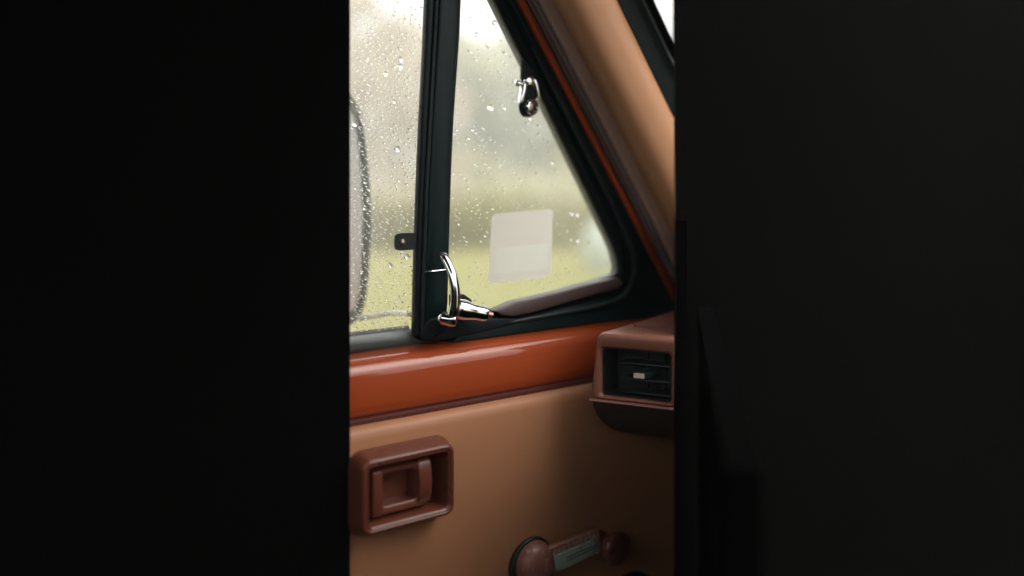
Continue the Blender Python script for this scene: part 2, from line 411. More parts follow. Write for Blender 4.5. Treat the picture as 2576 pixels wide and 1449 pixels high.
# build as strip between pane outline (front + bottom) and the outer outline
fi = [at(x, y, YV) for x, y in inner[:-1]]
def resample(pp, k):
    d = [0]
    for a, b in zip(pp, pp[1:]): d.append(d[-1]+(b-a).length)
    o = []
    for i in range(k):
        s = d[-1]*i/(k-1); j = 0
        while j < len(d)-2 and d[j+1] < s: j += 1
        f = (s-d[j])/max(1e-9, d[j+1]-d[j]); o.append(pp[j].lerp(pp[j+1], min(1, f)))
    return o
K = 40
top_i = [p for p in fi[:12]]; bot_i = fi[11:]
sf = offset(resample(fi, K), 0)     # inner line
front_out = resample([at(x, y, YV) for x, y in red[:6]] , 24) + resample([at(1672, 712, YV), at(1705, 775, YV), at(1690, 797, YV), at(1640, 799, YV)], 6)[1:] + resample([at(1640, 799, YV), at(1500, 806, YV), at(1300, 832, YV), at(1122, 858, YV)], 13)[1:]
sf = resample(fi[:12], 24) + resample(fi[11:14], 6)[1:] + resample(fi[13:], 13)[1:]
lp = []
for yy, w in ((YV+0.012, 0.02), (YV+0.001, 0.02), (YV-0.0005, 0.10), (YV-0.0015, 0.30), (YV-0.006, 0.42), (YV-0.010, 0.55), (YV-0.0115, 0.75), (YV-0.0115, 0.985), (YV+0.012, 0.985)):
    lp.append([(p.x*(1-w)+q.x*w, yy, p.z*(1-w)+q.z*w) for p, q in zip(sf, front_out)])
b = loft(lp, cap0=False, cap1=False, close=False)
put('window_frame', b, M['black'], door, smooth=45)
# rolled ridges pressed into the frame
rid = [(1338, 120, .782), (1440, 318, .782), (1530, 495, .782), (1578, 600, .782), (1596, 655, .782), (1592, 700, .782), (1566, 745, .781), (1510, 768, .781), (1420, 786, .781), (1330, 802, .781), (1262, 814, .781)]
put('frame_ridge', tube([at(*r) for r in rid], [0.0012]+[0.0024]*(len(rid)-2)+[0.0012], 10, smoothn=6), mat('satin_black_bead', (0.012, 0.022, 0.022), 0.32, spec=0.3, var=0.1), door)
rid2 = [(1270, -20, .785), (1400, 232, .785), (1500, 430, .785), (1560, 556, .785), (1582, 610, .785)]
put('frame_ridge', tube([at(*r) for r in rid2], [0.0022]*5, 10, smoothn=5), M['black'], door)
rid3 = [(1120, 847, .789), (1250, 827, .789), (1400, 806, .789), (1520, 790, .789), (1600, 784, .789), (1700, 779, .789)]
put('frame_ridge', tube([at(*r) for r in rid3], [0.0030]*6, 10, smoothn=4), mat('grey_green_bead', (0.055, 0.075, 0.072), 0.3, var=0.1), door)
# worn channel along the bottom of the quarter pane
ch = [(1247, 783), (1284, 766), (1300, 759), (1322, 755), (1400, 737), (1480, 716), (1556, 699), (1566, 712), (1556, 724), (1480, 745), (1420, 762), (1330, 788), (1290, 795), (1262, 793)]
put('lower_channel', plate([at(x, y, .780) for x, y in ch], 0.7785, 0.796, 0.0014, 2), M['chan'], door, smooth=50)
# division bar: sliding channel and quarter window post
dl = [(1086, -240), (1078, -40), (1071, 130), (1061, 330), (1055, 480), (1049, 660), (1045, 848), (1064, 848), (1068, 660), (1077, 480), (1085, 330), (1097, 130), (1107, -40), (1115, -240)]
put('glass_channel', plate([at(x, y, .786) for x, y in dl], 0.785, 0.798, 0.004, 3), mat('teal_black_channel', (0.009, 0.018, 0.019), 0.42, spec=0.2, var=0.15), door, smooth=60)
dr = [(1116, -240), (1108, -40), (1098, 130), (1086, 330), (1078, 480), (1070, 660), (1064, 850), (1124, 850), (1123, 760), (1126, 640), (1128, 560), (1132, 430), (1138, 300), (1145, 200), (1153, 90), (1159, -40), (1167, -240)]
put('division_post', plate([at(x, y, .783) for x, y in dr], 0.782, 0.808, 0.0035, 3), M['black'], door, smooth=60)
rb = [(1109, -240), (1101, -40), (1092, 130), (1081, 330), (1073, 480), (1066, 660), (1061, 848)]
put('post_bead', tube([at(x, y, .783) for x, y in rb], 0.0022, 8, smoothn=3), mat('grey_black_bead', (0.014, 0.022, 0.022), 0.35, spec=0.25), door)
put('post_seam_highlight', tube([at(1070, 683, .780), at(1100, 681, .780), at(1124, 678, .7805)], [0.0005, 0.0009, 0.0007], 8), M['chrome'], door)  # joint edge, its highlight drawn as a bright chrome line
# foot of the post: curved rubber corner piece
fp = [(1060, 858), (1062, 850), (1064, 815), (1085, 800), (1124, 796), (1180, 800), (1300, 800), (1300, 815), (1200, 838), (1100, 858)]
put('post_foot', plate([at(x, y, .781) for x, y in fp], 0.7795, 0.80, 0.003, 2), M['rubber'], door, smooth=60)
cb = [(1140, 815, .772), (1128, 826, .770), (1112, 838, .773), (1095, 848, .780)]
put('wire', tube([at(*p) for p in cb], 0.0011, 8, smoothn=4), M['rubber'], door)

put('frame_header', plate([at(x, y, .790) for x, y in ((800, -205), (1200, -225), (1160, -310), (800, -300))], .784, .812, .003), M['black'], door, smooth=50)
# tab with a hole behind the sliding pane
def holed(px, py, Y, rx, rz, rh, th, extra):
    c = at(px, py, Y); outer = []; inn = []
    for k in range(32):
        a = 2*math.pi*k/32
        ca, sa = math.cos(a), math.sin(a)
        ex = abs(ca)**0.45*(1 if ca > 0 else -1); ez = abs(sa)**0.45*(1 if sa > 0 else -1)
        outer.append((c.x+ex*rx + (extra if ca > 0.2 else 0), c.z+ez*rz)); inn.append((c.x-0.0015+ca*rh, c.z+sa*rh))
    lps = [[(x, Y, z) for x, z in inn], [(x, Y, z) for x, z in outer], [(x, Y+th, z) for x, z in outer], [(x, Y+th, z) for x, z in inn], [(x, Y, z) for x, z in inn]]
    b = loft(lps, cap0=False, cap1=False); bmesh.ops.remove_doubles(b, verts=b.verts[:], dist=1e-6); return b
tab = put('pivot_tab', holed(1018, 608, 0.7885, 0.0105, 0.0088, 0.0030, 0.003, 0.010), mat('dark_tab', (0.012, 0.018, 0.018), 0.4, spec=0.25), door, smooth=40)
put('rivet', lathe(at(1012, 611, 0.788), (0, -1, 0), [(0, .0024), (.0012, .0022), (.0020, .0010), (.0021, 0)], 14), M['screw'], tab)

# quarter window catch
catch = put('vent_catch', lathe(at(1140, 775, .762), at(1232, 792, .758)-at(1140, 775, .762), [(0, .0065), (.004, .0105), (.012, .0108), (.022, .0088), (.029, .0082), (.035, .0084), (.0385, .0075), (.039, .0045)], 28), M['chrome'], door, label='chrome quarter window catch with curved lever')
put('catch_lever', tube([at(1109, 638, .772), at(1119, 648, .765), at(1135, 682, .757), at(1144, 722, .753), at(1145, 760, .752), at(1140, 792, .753), at(1131, 815, .757)],
    [.0030, .0044, .0048, .0052, .0055, .0062, .0042], 16, flat=0.75, smoothn=8), M['chrome'], catch, smooth=80)
put('catch_lug', lathe(at(1101, 800, .764), at(1140, 804, .755)-at(1101, 800, .764), [(0, .001), (.001, .0045), (.005, .0068), (.012, .0072), (.018, .0070), (.020, .003)], 20), M['chrome'], catch, smooth=80)
put('catch_stud', lathe(at(1216, 790, .757), at(1240, 793, .755)-at(1216, 790, .757), [(0, .0056), (.004, .0052), (.0045, .0036), (.010, .0034), (.0105, .002)], 18), M['screw'], catch)
put('catch_root', plate([at(x, y, .776) for x, y in ((1140, 742), (1160, 738), (1180, 752), (1185, 770), (1140, 775))], .770, .786, .002), M['rubber'], door, smooth=50)

# upper pivot of the quarter window
YP = 0.790
pv_ = put('upper_pivot', plate([at(x, y, YP) for x, y in ((1314, 146), (1342, 180), (1352, 200), (1336, 214), (1320, 214), (1313, 196))], YP-.002, YP+.004, .0008), M['rubber'], door, smooth=40, label='chrome upper pivot of the quarter window with a slotted screw')
for q in (((1312, 208), (1322, 212), (1314, 258), (1303, 262)), ((1338, 196), (1350, 208), (1356, 250), (1346, 248))):
    put('clamp_leg', plate([at(x, y, YP-.002) for x, y in q], YP-.007, YP+.001, .0015), M['chrome'], pv_, smooth=50)
put('clamp_bridge', plate([at(x, y, YP-.003) for x, y in ((1318, 200), (1336, 188), (1348, 204), (1342, 216), (1322, 216))], YP-.006, YP, .0018), M['chrome'], pv_, smooth=50)
put('pivot_web', plate([at(x, y, YP-.003) for x, y in ((1321, 216), (1340, 214), (1348, 250), (1312, 252))], YP-.0045, YP, .0006), M['rubber'], pv_, smooth=50)
put('pivot_pin', lathe(at(1297, 209, YP), at(1318, 211, YP)-at(1297, 209, YP), [(0, .0018), (.001, .0036), (.004, .0038), (.0045, .0022), (.011, .0022)], 14), M['chrome'], pv_)
sc = at(1331, 270, YP-.004)
put('pivot_cup', lathe(sc+Vector((-.0025, .004, 0)), (0.25, -1, 0), [(0, .0112), (.006, .0112), (.0075, .0100), (.0078, .0085), (.006, .0082)], 26), M['black'], pv_)
put('screw_ring', lathe(sc, (0.25, -1, 0), [(.002, .0100), (.0045, .0098), (.0062, .0088), (.0066, .0074), (.0050, .0066)], 26), M['chrome'], pv_)
put('screw_head', lathe(sc, (0.25, -1, 0), [(.003, .0066), (.0055, .0064), (.0068, .0045), (.0071, 0)], 22), M['screw'], pv_)
for s_ in (1, -1):
    c0 = sc + Vector((.0018, -.0070, 0))
    put('screw_slot', tube([c0+Vector((-.004, 0, -.0045*s_)), c0+Vector((.004, 0, .0045*s_))], .0006, 6), M['void'], pv_)

# inside door handle
XA, XB_, ZA, ZB_ = .3520, .4505, CZ-.3335, CZ-.2648
def rl(y, ins, r, x0=XA, x1=XB_, z0=ZA, z1=ZB_): return [(x, y, z) for x, z in rrect(x0+ins, x1-ins, z0+ins, z1-ins, r)]
handle = put('door_handle', loft([rl(.7570, -.0045, .014, z0=ZA-.003), rl(.7450, -.0042, .014, z0=ZA-.0025), rl(.7330, -.0012, .011), rl(.7292, .0000, .0095), rl(.7277, .0012, .0085), rl(.7272, .0026, .0075), rl(.7277, .0038, .0066), rl(.7286, .0042, .0062),
    rl(.7286, .0050, .0058), rl(.7278, .0054, .0055), rl(.7285, .0066, .0048), rl(.7310, .0074, .0042), rl(.7600, .0086, .0035), rl(.7660, .0110, .003)], cap0=False), M['brown'], door, smooth=45, label='brown plastic inside door handle in a recessed surround')
# lever: frame with an inset centre, a stout bar at its free end
lx0, lx1 = at(934, 1240, .737).x, at(1084, 1215, .733).x
wx0, wx1 = at(964, 1240, .735).x, at(1053, 1215, .733).x
lz0, lz1 = CZ-.3215, CZ-.2785
def fl(y, x0, x1, z0, z1, r): return [(x, y + 0.0, z) for x, z in rrect(x0, x1, z0, z1, r)]
b = loft([fl(.757, lx0, lx1-.003, lz0, lz1, .003), fl(.7385, lx0, lx1-.003, lz0, lz1, .003), fl(.7365, lx0+.0012, lx1-.004, lz0+.0012, lz1-.0012, .0025), fl(.7365, wx0-.0012, wx1+.001, lz0+.0062, lz1-.0038, .0042),
    fl(.7375, wx0, wx1, lz0+.0074, lz1-.005, .004), fl(.7560, wx0+.0008, wx1-.0008, lz0+.0082, lz1-.0058, .0035)], cap1=False)
lever = put('handle_lever', b, M['brown'], handle, smooth=45)
put('lever_inset', plate([Vector((x, 0, z)) for x, z in rrect(wx0-.001, wx1+.001, lz0+.006, lz1-.004, .003)], .7535, .7560), M['brown'], handle, smooth=40)
gb = []
xm = (wx1+lx1)/2+.0012; hw = (lx1-wx1)/2+.0004
for zt, yo, f in ((lz0-.0003, .747, .75), (lz0+.0006, .7405, .95), (lz0+.003, .7365, 1), (lz0+.010, .7335, 1), ((lz0+lz1)/2, .7322, 1.0), (lz1-.010, .7332, 1), (lz1-.002, .7350, 1), (lz1+.0012, .7372, .98), (lz1+.0024, .7405, .92), (lz1+.0028, .747, .8)):
    gb.append([(xm+x*f, y, zt) for x, y in rrect(-hw, hw, yo, yo+.012, .0018, 4)])
put('lever_grip', loft(gb), M['brown'], handle, smooth=60)
lb = box(lx0+.0002, wx0-.0006, .7345, .7385, lz0+.0005, lz1-.0005, .0014, 3)
put('lever_pad', lb, M['brown'], handle, smooth=50)

# window crank
hub = at(1347, 1419, .752)
crank = put('window_crank', lathe(hub+Vector((0, .008, 0)), (0, -1, 0), [(-.008, .0235), (.004, .0245), (.012, .0235), (.018, .0200), (.021, .013), (.0217, 0)], 36), M['worn'], door, smooth=60, label='worn brown window crank with chipped arm and round knob')
put('crank_gasket', lathe(hub+Vector((-.001, .0078, 0)), (0, -1, 0), [(-.008, .0272), (.003, .0275), (.005, .0262), (.005, .020)], 40), M['void'], crank)
k0 = hub + Vector((.002, -.004, .000)); k1 = at(1500, 1356, .736)
adir = (k1-k0).normalized(); aup = Vector((0, -1, 0)); aup = (aup-adir*aup.dot(adir)).normalized(); asd = adir.cross(aup)
if asd.z < 0: asd = -asd
def arm(w0, w1, h0, h1, off, t0, t1, lz=0.0, n_=10, r=.0015):
    lps = []
    for i in range(n_+1):
        f = i/n_; c = k0.lerp(k1, t0+(t1-t0)*f); w = w0+(w1-w0)*f; h = h0+(h1-h0)*f
        lps.append([c+asd*(x+lz)+aup*(z+off) for x, z in rrect(-w, w, -h, h, r, 3)])
    return loft(lps)
put('crank_arm', arm(.0165, .0128, .0045, .0038, 0, -.05, 1.04, n_=14, r=.0025), M['worn'], crank, smooth=50)
inl = put('crank_inlay', arm(.0100, .0086, .0014, .0012, .0048, .22, 1.0, -.0040), M['inlay'], crank, smooth=40)
for dz_ in (-.0050, -.0018):
    put('inlay_groove', tube([k0.lerp(k1, f)+asd*dz_+aup*.0061 for f in (.42, .6, .8, .97)], .0005, 6), mat('dark_groove', (0.03, 0.035, 0.03), 0.5), crank)
rng = random.Random(3)
for i in range(16):
    f = .24+.047*i+rng.uniform(-.01, .01); hgt = rng.uniform(.0022, .0042)
    c = k0.lerp(k1, f)+asd*(.0078+rng.uniform(-.0022, .0026))+aup*.0045
    w = rng.uniform(.0012, .003)
    q = [c+adir*(w*math.cos(a)*rng.uniform(.7, 1.3)*.6)+asd*(hgt*math.sin(a)*rng.uniform(.8, 1.4)) for a in [2*math.pi*k/9 for k in range(9)]]
    put('paint_chip', loft([q, [p+aup*.0009 for p in q]]), mat('bare_metal_chip', (0.29, 0.22, 0.17), 0.4) if i == 0 else bpy.data.materials['bare_metal_chip'], crank, smooth=30)
kn = at(1504, 1358, .751)
put('crank_knob', lathe(kn, Vector((0.05, -1, 0.0)), [(0, .0110), (.010, .0118), (.016, .0135), (.021, .0172), (.025, .0186), (.0300, .0190), (.0325, .0186), (.0340, .0172), (.0347, .0150), (.0350, .008), (.0351, .0)], 36), mat('dark_brown_knob', (0.10, 0.034, 0.026), 0.28, grain=200, bump=0.04), crank, smooth=60)
# dark round cover low on the card
rc = at(1612, 1552, .752)
put('round_cover', lathe(rc+Vector((0, .008, 0)), (0, -1, 0), [(-.012, .046), (.006, .045), (.011, .040), (.013, .030), (.0135, 0)], 40), M['void'], door, smooth=60)

# outside mirror, seen through the sliding pane
YM = 0.99
mp_ = [(930, 640), (934, 560), (930, 460), (922, 370), (912, 310), (900, 262), (880, 236), (850, 222), (700, 215), (640, 260), (630, 520), (640, 760), (700, 815), (850, 822), (888, 815), (908, 795), (920, 755), (927, 700)]
mo = [at(x, y, YM) for x, y in mp_]
mc = sum(mo, Vector())/len(mo)
def sc_(pp, f, y): return [(mc.x+(p.x-mc.x)*f[0]-f[0]*0, y, mc.z+(p.z-mc.z)*f[1]) for p in pp]
mir = put('side_mirror', loft([sc_(mo, (.6, .6), YM+.07), sc_(mo, (.93, .93), YM+.045), sc_(mo, (1, 1), YM+.01), sc_(mo, (1, 1), YM), sc_(mo, (.965, .975), YM-.004), sc_(mo, (.79, .90), YM-.004), sc_(mo, (.785, .895), YM)], cap1=False), mat('mirror_rubber', (0.006, 0.009, 0.009), 0.7, spec=0.1), door, smooth=50, trim=False, label='black outside mirror seen through the wet pane')
b = bmesh.new()
vsm = [b.verts.new(p) for p in sc_(mo, (.80, .905), YM-.001)]; b.faces.new(vsm)
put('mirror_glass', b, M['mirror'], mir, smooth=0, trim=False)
put('mirror_arm', tube([at(905, 800, .96), at(945, 795, .93), at(985, 788, .90), at(1030, 790, .84)], [.004, .003, .003, .003], 10, smoothn=4), mat('pale_mirror_arm', (0.62, 0.60, 0.55), 0.4), mir, trim=False)

# ------------------------------------------------------------------ sticker on the quarter pane
YS = YV-0.0006
st = [(1237, 538), (1391, 525), (1385, 697), (1227, 713)]
q = [at(x, y, YS) for x, y in st]
def bil(u, v): return (q[3]*(1-u)+q[2]*u)*(1-v) + (q[0]*(1-u)+q[1]*u)*v
so = rrect(0, 1, 0, 1, .07); si = rrect(.085, .93, .13, .50, .03)
def off(p, y): return (p.x, y, p.z)
b = loft([[off(bil(*p), YS-.0003) for p in si], [off(bil(*p), YS-.0003) for p in so]], cap0=False, cap1=False)   # one sheet of paper
sticker = tag(put('sticker', b, M['paper'], None, smooth=0, trim=False), 'blank pinkish white square sticker on the quarter window glass', 'sticker')
b = bmesh.new(); b.faces.new([b.verts.new(off(bil(*p), YS-.0003)) for p in si])
put('sticker_label', b, M['paper2'], sticker, smooth=0, trim=False)

# ------------------------------------------------------------------ windscreen pillar
D = Vector((.572, 0, -.82)).normalized(); NN = Vector((.82, 0, .572)).normalized()
def nY(px, Y): p = at(px, 0, Y); return Vector((p.x, 0, p.z-CZ)).dot(NN), Y
base0 = Vector((0, 0, CZ))
dtop = Vector((at(1300, 0, .78).x, 0, at(1300, 0, .78).z-CZ)).dot(D)
def run(prof, s0=-.30, s1=.75, ns=1):
    lps = []
    for k in range(ns+1):
        s = dtop+s0+(s1-s0)*k/ns
        lps.append([base0+D*s+NN*n_+Vector((0, y, 0)) for n_, y in prof])
    b = loft(lps); bmesh.ops.recalc_face_normals(b, faces=b.faces[:]); return b
pillar = thing('windscreen_pillar', 'sloping windscreen pillar with tan vinyl cover and thin orange painted edge', 'car pillar', (.62, .74, 1.55))
def P(*pp): return [nY(x, y) for x, y in pp]
def closed(pp, back):
    """close an open section with points pushed outward"""
    return pp + [(pp[-1][0], back), (pp[0][0], back)]
put('painted_flange', run(closed(P((1295, .788), (1296, .782), (1302, .778), (1310, .7765), (1319, .778), (1326, .784)), .80)), M['orange'], pillar, smooth=60)
put('door_seal', run(closed(P((1325, .786), (1326, .782), (1330, .781), (1334, .778), (1337, .772), (1340, .769), (1347, .7685), (1352, .7705)), .80)), M['seal'], pillar, smooth=60)
put('woven_strip', run(closed(P((1350, .771), (1352, .7655), (1360, .762), (1372, .7595), (1384, .757), (1393, .755), (1398, .756)), .79)), M['strip'], pillar, smooth=60)
put('pillar_cover', run(closed(P((1392, .757), (1395, .747), (1400, .737), (1408, .7285), (1420, .7215), (1436, .7155), (1456, .7110), (1480, .7085), (1504, .7075), (1522, .7085), (1535, .7115), (1543, .7165), (1549, .7225), (1552, .730)), .79)), M['pillar'], pillar, smooth=60)
put('screen_gasket', run([nY(1549, .732), nY(1556, .728), nY(1570, .726), nY(1590, .7235), nY(1606, .7195), nY(1613, .7165), nY(1618, .716), nY(1622, .719), nY(1624, .726), nY(1620, .75), nY(1560, .78)]), mat('gasket_rubber', (0.007, 0.014, 0.015), 0.42, spec=0.2), pillar, smooth=60)
# windscreen with its printed black band
nW = nY(1622, .722)[0]+.004
ws = thing('windscreen', 'rain wet windscreen corner with dotted black edge band', 'windscreen', (.80, .60, 1.70))
def wpt(s, y, dn=0.0): return base0+D*(dtop+s)+NN*(nW+dn)+Vector((0, y, 0))
b = bmesh.new()
vv = [b.verts.new(wpt(s, y, dn)) for dn in (0, .005) for s, y in ((-.30, .76), (.6, .76), (.6, .35), (-.30, .35))]
for f in ((0,1,2,3), (7,6,5,4), (0,4,5,1), (1,5,6,2), (2,6,7,3), (3,7,4,0)): b.faces.new([vv[i] for i in f])
put('screen_glass', b, M['glass_w'], ws, smooth=0)
def yW(px):                                 # where the photo column at the top row meets the screen plane
    lo, hi = .4, .78
    for _ in range(40):
        m_ = (lo+hi)/2; p = wpt(0, m_); pr = p-Vector((0, 0, CZ)); u = pr.dot(RX)/pr.dot(AX)*F+1288
        # evaluate on row 0 by sliding along D
        for _k in range(6):
            row = HOR-(p.z-CZ)/p.xy.dot(AX.xy)*F
            p = p + D*((0-row)/F*p.xy.dot(AX.xy)*1.15)
        u = p.xy.dot(RX.xy)/p.xy.dot(AX.xy)*F+1288
        if u > px: lo = m_
        else: hi = m_
    return (lo+hi)/2
yf = yW(1647)
b = bmesh.new(); ss = -.30; prev = None; stp = .0022
a0 = [wpt(-.12, .757, -.0008)]
edge = []
i = 0
while ss < .5:
    edge.append(wpt(ss, yf + (0.0012 if i % 2 else -0.0006), -.0008)); ss += stp/2; i += 1
top = [b.verts.new(wpt(-.30+stp/2*k, .757, -.0008)) for k in range(len(edge))]; bot = [b.verts.new(p) for p in edge]
for k in range(len(edge)-1): b.faces.new((top[k], top[k+1], bot[k+1], bot[k]))
put('black_band', b, M['frit'], ws, smooth=0)
b = bmesh.new()
ss = -.30; i = 0
while ss < .4:
    for r_, off in ((.00055, .0021), (.0004, .0036)):
        c = wpt(ss+(stp/2 if off > .003 else 0), yf-off, -.0008)
        vs = [b.verts.new(c+D*(r_*math.cos(a))+Vector((0, r_*math.sin(a), 0))) for a in [k*math.pi/3 for k in range(6)]]
        b.faces.new(vs)
    ss += stp
put('band_dots', b, M['frit'], ws, smooth=0)['kind'] = 'stuff'

# ------------------------------------------------------------------ dashboard
P0 = ray(1481)*.925; P0 = Vector((P0.x, P0.y, 0))
E = Vector((.498, -.867, 0)).normalized(); G = Vector((.93, .30, 0)).normalized()
def sf_(px):                                # along the dash face
    d = ray(px); det = E.x*(-d.y)+d.x*E.y
    # P0 + s E = t d
    s = (-P0.x*(-d.y) + d.x*(-P0.y))/det
    t = (E.x*(-P0.y) - E.y*(-P0.x))/det
    return s, t
def zf(px, py): s, t = sf_(px); return CZ+t*(HOR-py)/F
dash = thing('dashboard', 'end of brown vinyl dashboard with black air vent in front of the door', 'dashboard', (P0.x+.05, P0.y-.05, CZ-.2))
zt = zf(1505, 836); zb = zf(1484, 1000)
def fp_(s, z, g): p = P0+E*s+G*g; return Vector((p.x, p.y, z))
s1 = .098
o0, o1 = 0.0, s1
h0, h1 = sf_(1509)[0], sf_(1685)[0]
hz1, hz0 = zf(1560, 879), zf(1560, 1001)
def oloop(g, ins, r, lean=0.0): return [fp_(s + lean*(z-zb), z, g) for s, z in rrect(o0+ins, o1-ins, zb+ins*.3, zt-ins, r, 5)]
def hloop(g, ins, r): return [fp_(s, z, g) for s, z in rrect(h0+ins, h1-ins, hz0+ins, hz1-ins, r, 5)]
LN = .115
body = put('dash_end', loft([oloop(.34, 0, .008, LN), oloop(.007, 0, .008, LN), oloop(.003, .0008, .007, LN), oloop(.0008, .0022, .006, LN), oloop(0, .0040, .005, LN),
    hloop(0.0005, -.0030, .0065), hloop(.0015, -.0012, .0052), hloop(.004, -.0003, .0045), hloop(.045, .0005, .004)], cap1=False), M['brown_dash'], dash, smooth=50)
put('top_pad', loft([[fp_(s, z, g) for s, z in rrect(.012+gg, .0975, zt-.002, zt+.0030, .002, 3)] for g, gg in ((.045, .030), (.049, .012), (.12, .006), (.33, .004))]), M['brown_dash'], dash, smooth=50)
vent = put('air_vent', loft([hloop(.0055, .0004, .0045), hloop(.0055, .0018, .004), hloop(.034, .0022, .004)], cap0=False), M['void'], dash, smooth=40, label='square black air vent with a small ivory tab')
def slat(z0_, z1_, g0, g1, th, name, m_, sa=.003, sb=.003):
    b = bmesh.new()
    lp = []
    for s in (h0+sa, h1-sb): lp.append([fp_(s, z0_-th, g0), fp_(s, z0_+th, g0), fp_(s, z1_+th, g1), fp_(s, z1_-th, g1)])
    loft(lp, bm=b); bmesh.ops.recalc_face_normals(b, faces=b.faces[:]); bevel(b, .0004, 1)
    return put(name, b, m_, vent, smooth=40)
sl = mat('slat_black', (0.018, 0.027, 0.027), 0.35)
for py in (922, 962, 996):
    z_ = zf(1640, py+3); slat(z_, z_+.0015, .010, .026, .0009, 'slat', sl, sa=sf_(1546)[0]-h0)
for px in (1596, 1640):
    s_ = sf_(px)[0]
    b = loft([[fp_(s_-.0006, z, .0275), fp_(s_+.0006, z, .0275), fp_(s_+.0006, z, .033), fp_(s_-.0006, z, .033)] for z in (hz0+.003, hz1-.003)])
    put('vane', b, sl, vent, smooth=0)
ta, tb = sf_(1590)[0], sf_(1618)[0]
tz1, tz0 = zf(1600, 939), zf(1600, 953)
put('tab_stem', loft([[fp_(s, z, g) for s, z in rrect(ta+k, tb+k, tz0, tz1+.0008, .0006, 2)] for g, k in ((.0035, 0), (.012, .004), (.024, .004))]), mat('dark_teal_tab', (0.012, 0.035, 0.032), 0.4), vent, smooth=40)
put('tab_face', loft([[fp_(s, z, g) for s, z in rrect(ta+.0004, tb-.0004, tz0+.0003, tz1-.0006, .0004, 2)] for g in (.0022, .0036)]), M['tab'], vent, smooth=40)
# lip under the vent; lower dash enlarged and darkened as the shadow there
put('lower_lip', loft([[fp_(s, z, g) for g, z in ((-.0015, zb-.0035), (-.0035, zb-.0022), (-.0030, zb-.0008), (0.0, zb-.0004), (.08, zb-.0004), (.08, zb-.0035))] for s in (.002, s1)]), M['brown_dash'], dash, smooth=50)
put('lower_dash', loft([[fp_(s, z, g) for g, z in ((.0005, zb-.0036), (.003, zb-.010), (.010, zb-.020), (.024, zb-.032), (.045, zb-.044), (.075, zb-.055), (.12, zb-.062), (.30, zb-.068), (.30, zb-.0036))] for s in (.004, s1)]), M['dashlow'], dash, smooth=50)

# ------------------------------------------------------------------ rain on the glass
rr = random.Random(11)
def inside(px, py, poly):
    c = False; n_ = len(poly)
    for i in range(n_):
        x1, y1 = poly[i]; x2, y2 = poly[i-1]
        if (y1 > py) != (y2 > py) and px < (x2-x1)*(py-y1)/(y2-y1)+x1: c = not c
    return c
def drop(bm, c, rx, rz, ang, h, n_=9):
    """flat-backed bead of water: base on the outer face of the pane, dome outward"""
    ca, sa = math.cos(ang), math.sin(ang); lps = []
    for f, y in ((1, 0), (.74, .31), (.46, .62), (.2, .87)):
        lps.append([bm.verts.new((c.x+(rx*f*math.cos(a)*ca-rz*f*math.sin(a)*sa), c.y+y*h, c.z+.45*rz*(1-f)+(rx*f*math.cos(a)*sa+rz*f*math.sin(a)*ca))) for a in [2*math.pi*k/n_ for k in range(n_)]])
    ap = bm.verts.new((c.x, c.y+h, c.z+.45*rz))
    for a, b2 in zip(lps, lps[1:]):
        for i in range(n_): bm.faces.new((a[i], a[(i+1) % n_], b2[(i+1) % n_], b2[i]))
    for i in range(n_): bm.faces.new((lps[-1][i], lps[-1][(i+1) % n_], ap))
    bm.faces.new(lps[0][::-1])
def streaks(poly, n_, Y, dens, size):
    bm = bmesh.new(); k = 0; tries = 0; grid = {}
    xs = [p[0] for p in poly]; ys = [p[1] for p in poly]
    while k < n_ and tries < n_*60:
        tries += 1
        px = rr.uniform(min(xs), max(xs)); py = rr.uniform(max(0, min(ys)), max(ys))
        if not inside(px, py, poly) or rr.random() > dens(px, py): continue
        # short diagonal trains of two to five beads
        m_ = rr.choice((1, 1, 1, 2, 2, 3, 4))
        for j in range(m_):
            x, y = px+j*rr.uniform(4, 11), py+j*rr.uniform(6, 13)
            if not inside(x, y, poly): break
            a = abs(rr.gauss(0, 1)); L_ = size*(.55+.45*min(a, 2.2)); el = rr.uniform(.21, .40)
            hl = L_*F/.92; hh = hl*el
            gx, gy = int(x//24), int(y//24)
            if any(abs(x-u)*.8 < hl+wl and abs(y-v) < (hh+wh)*1.25 for i_ in (-1, 0, 1) for j_ in (-1, 0, 1) for u, v, wl, wh in grid.get((gx+i_, gy+j_), ())): continue
            grid.setdefault((gx, gy), []).append((x, y, hl, hh))
            drop(bm, at(x, y, Y), L_, L_*el, math.radians(rr.uniform(-30, -14)), L_*el*rr.uniform(1.05, 1.35)); k += 1
    return bm
pan_l = [(884, 2), (1068, 2), (1040, 820), (884, 838)]
def dl_(px, py):
    v = .25 + .55*max(0, 1-abs(px-925)/45)*(1 if 250 < py < 820 else .3) + .25*min(1, py/500)
    return v*(.3+.9*(noise.noise(Vector((px*.02, py*.008, 3)))*.5+.5))
def dv_(px, py):
    v = .35 + .35*min(1, max(0, py-80)/150)
    return v*(.1+1.2*(noise.noise(Vector((px*.025, py*.012, 9)))*.5+.5))
o = put('raindrops', streaks(pan_l, 1350, YG+.0041, dl_, .0022), M['water'], None, smooth=60, trim=False)
o['kind'] = 'stuff'; tag(o, 'fine rain streaks covering the sliding door pane', 'raindrops')
o = put('raindrops', streaks(ring_in, 640, YV+.0041, dv_, .0022), M['water'], None, smooth=60, trim=False)
o['kind'] = 'stuff'; tag(o, 'fine rain streaks scattered over the quarter pane', 'raindrops')
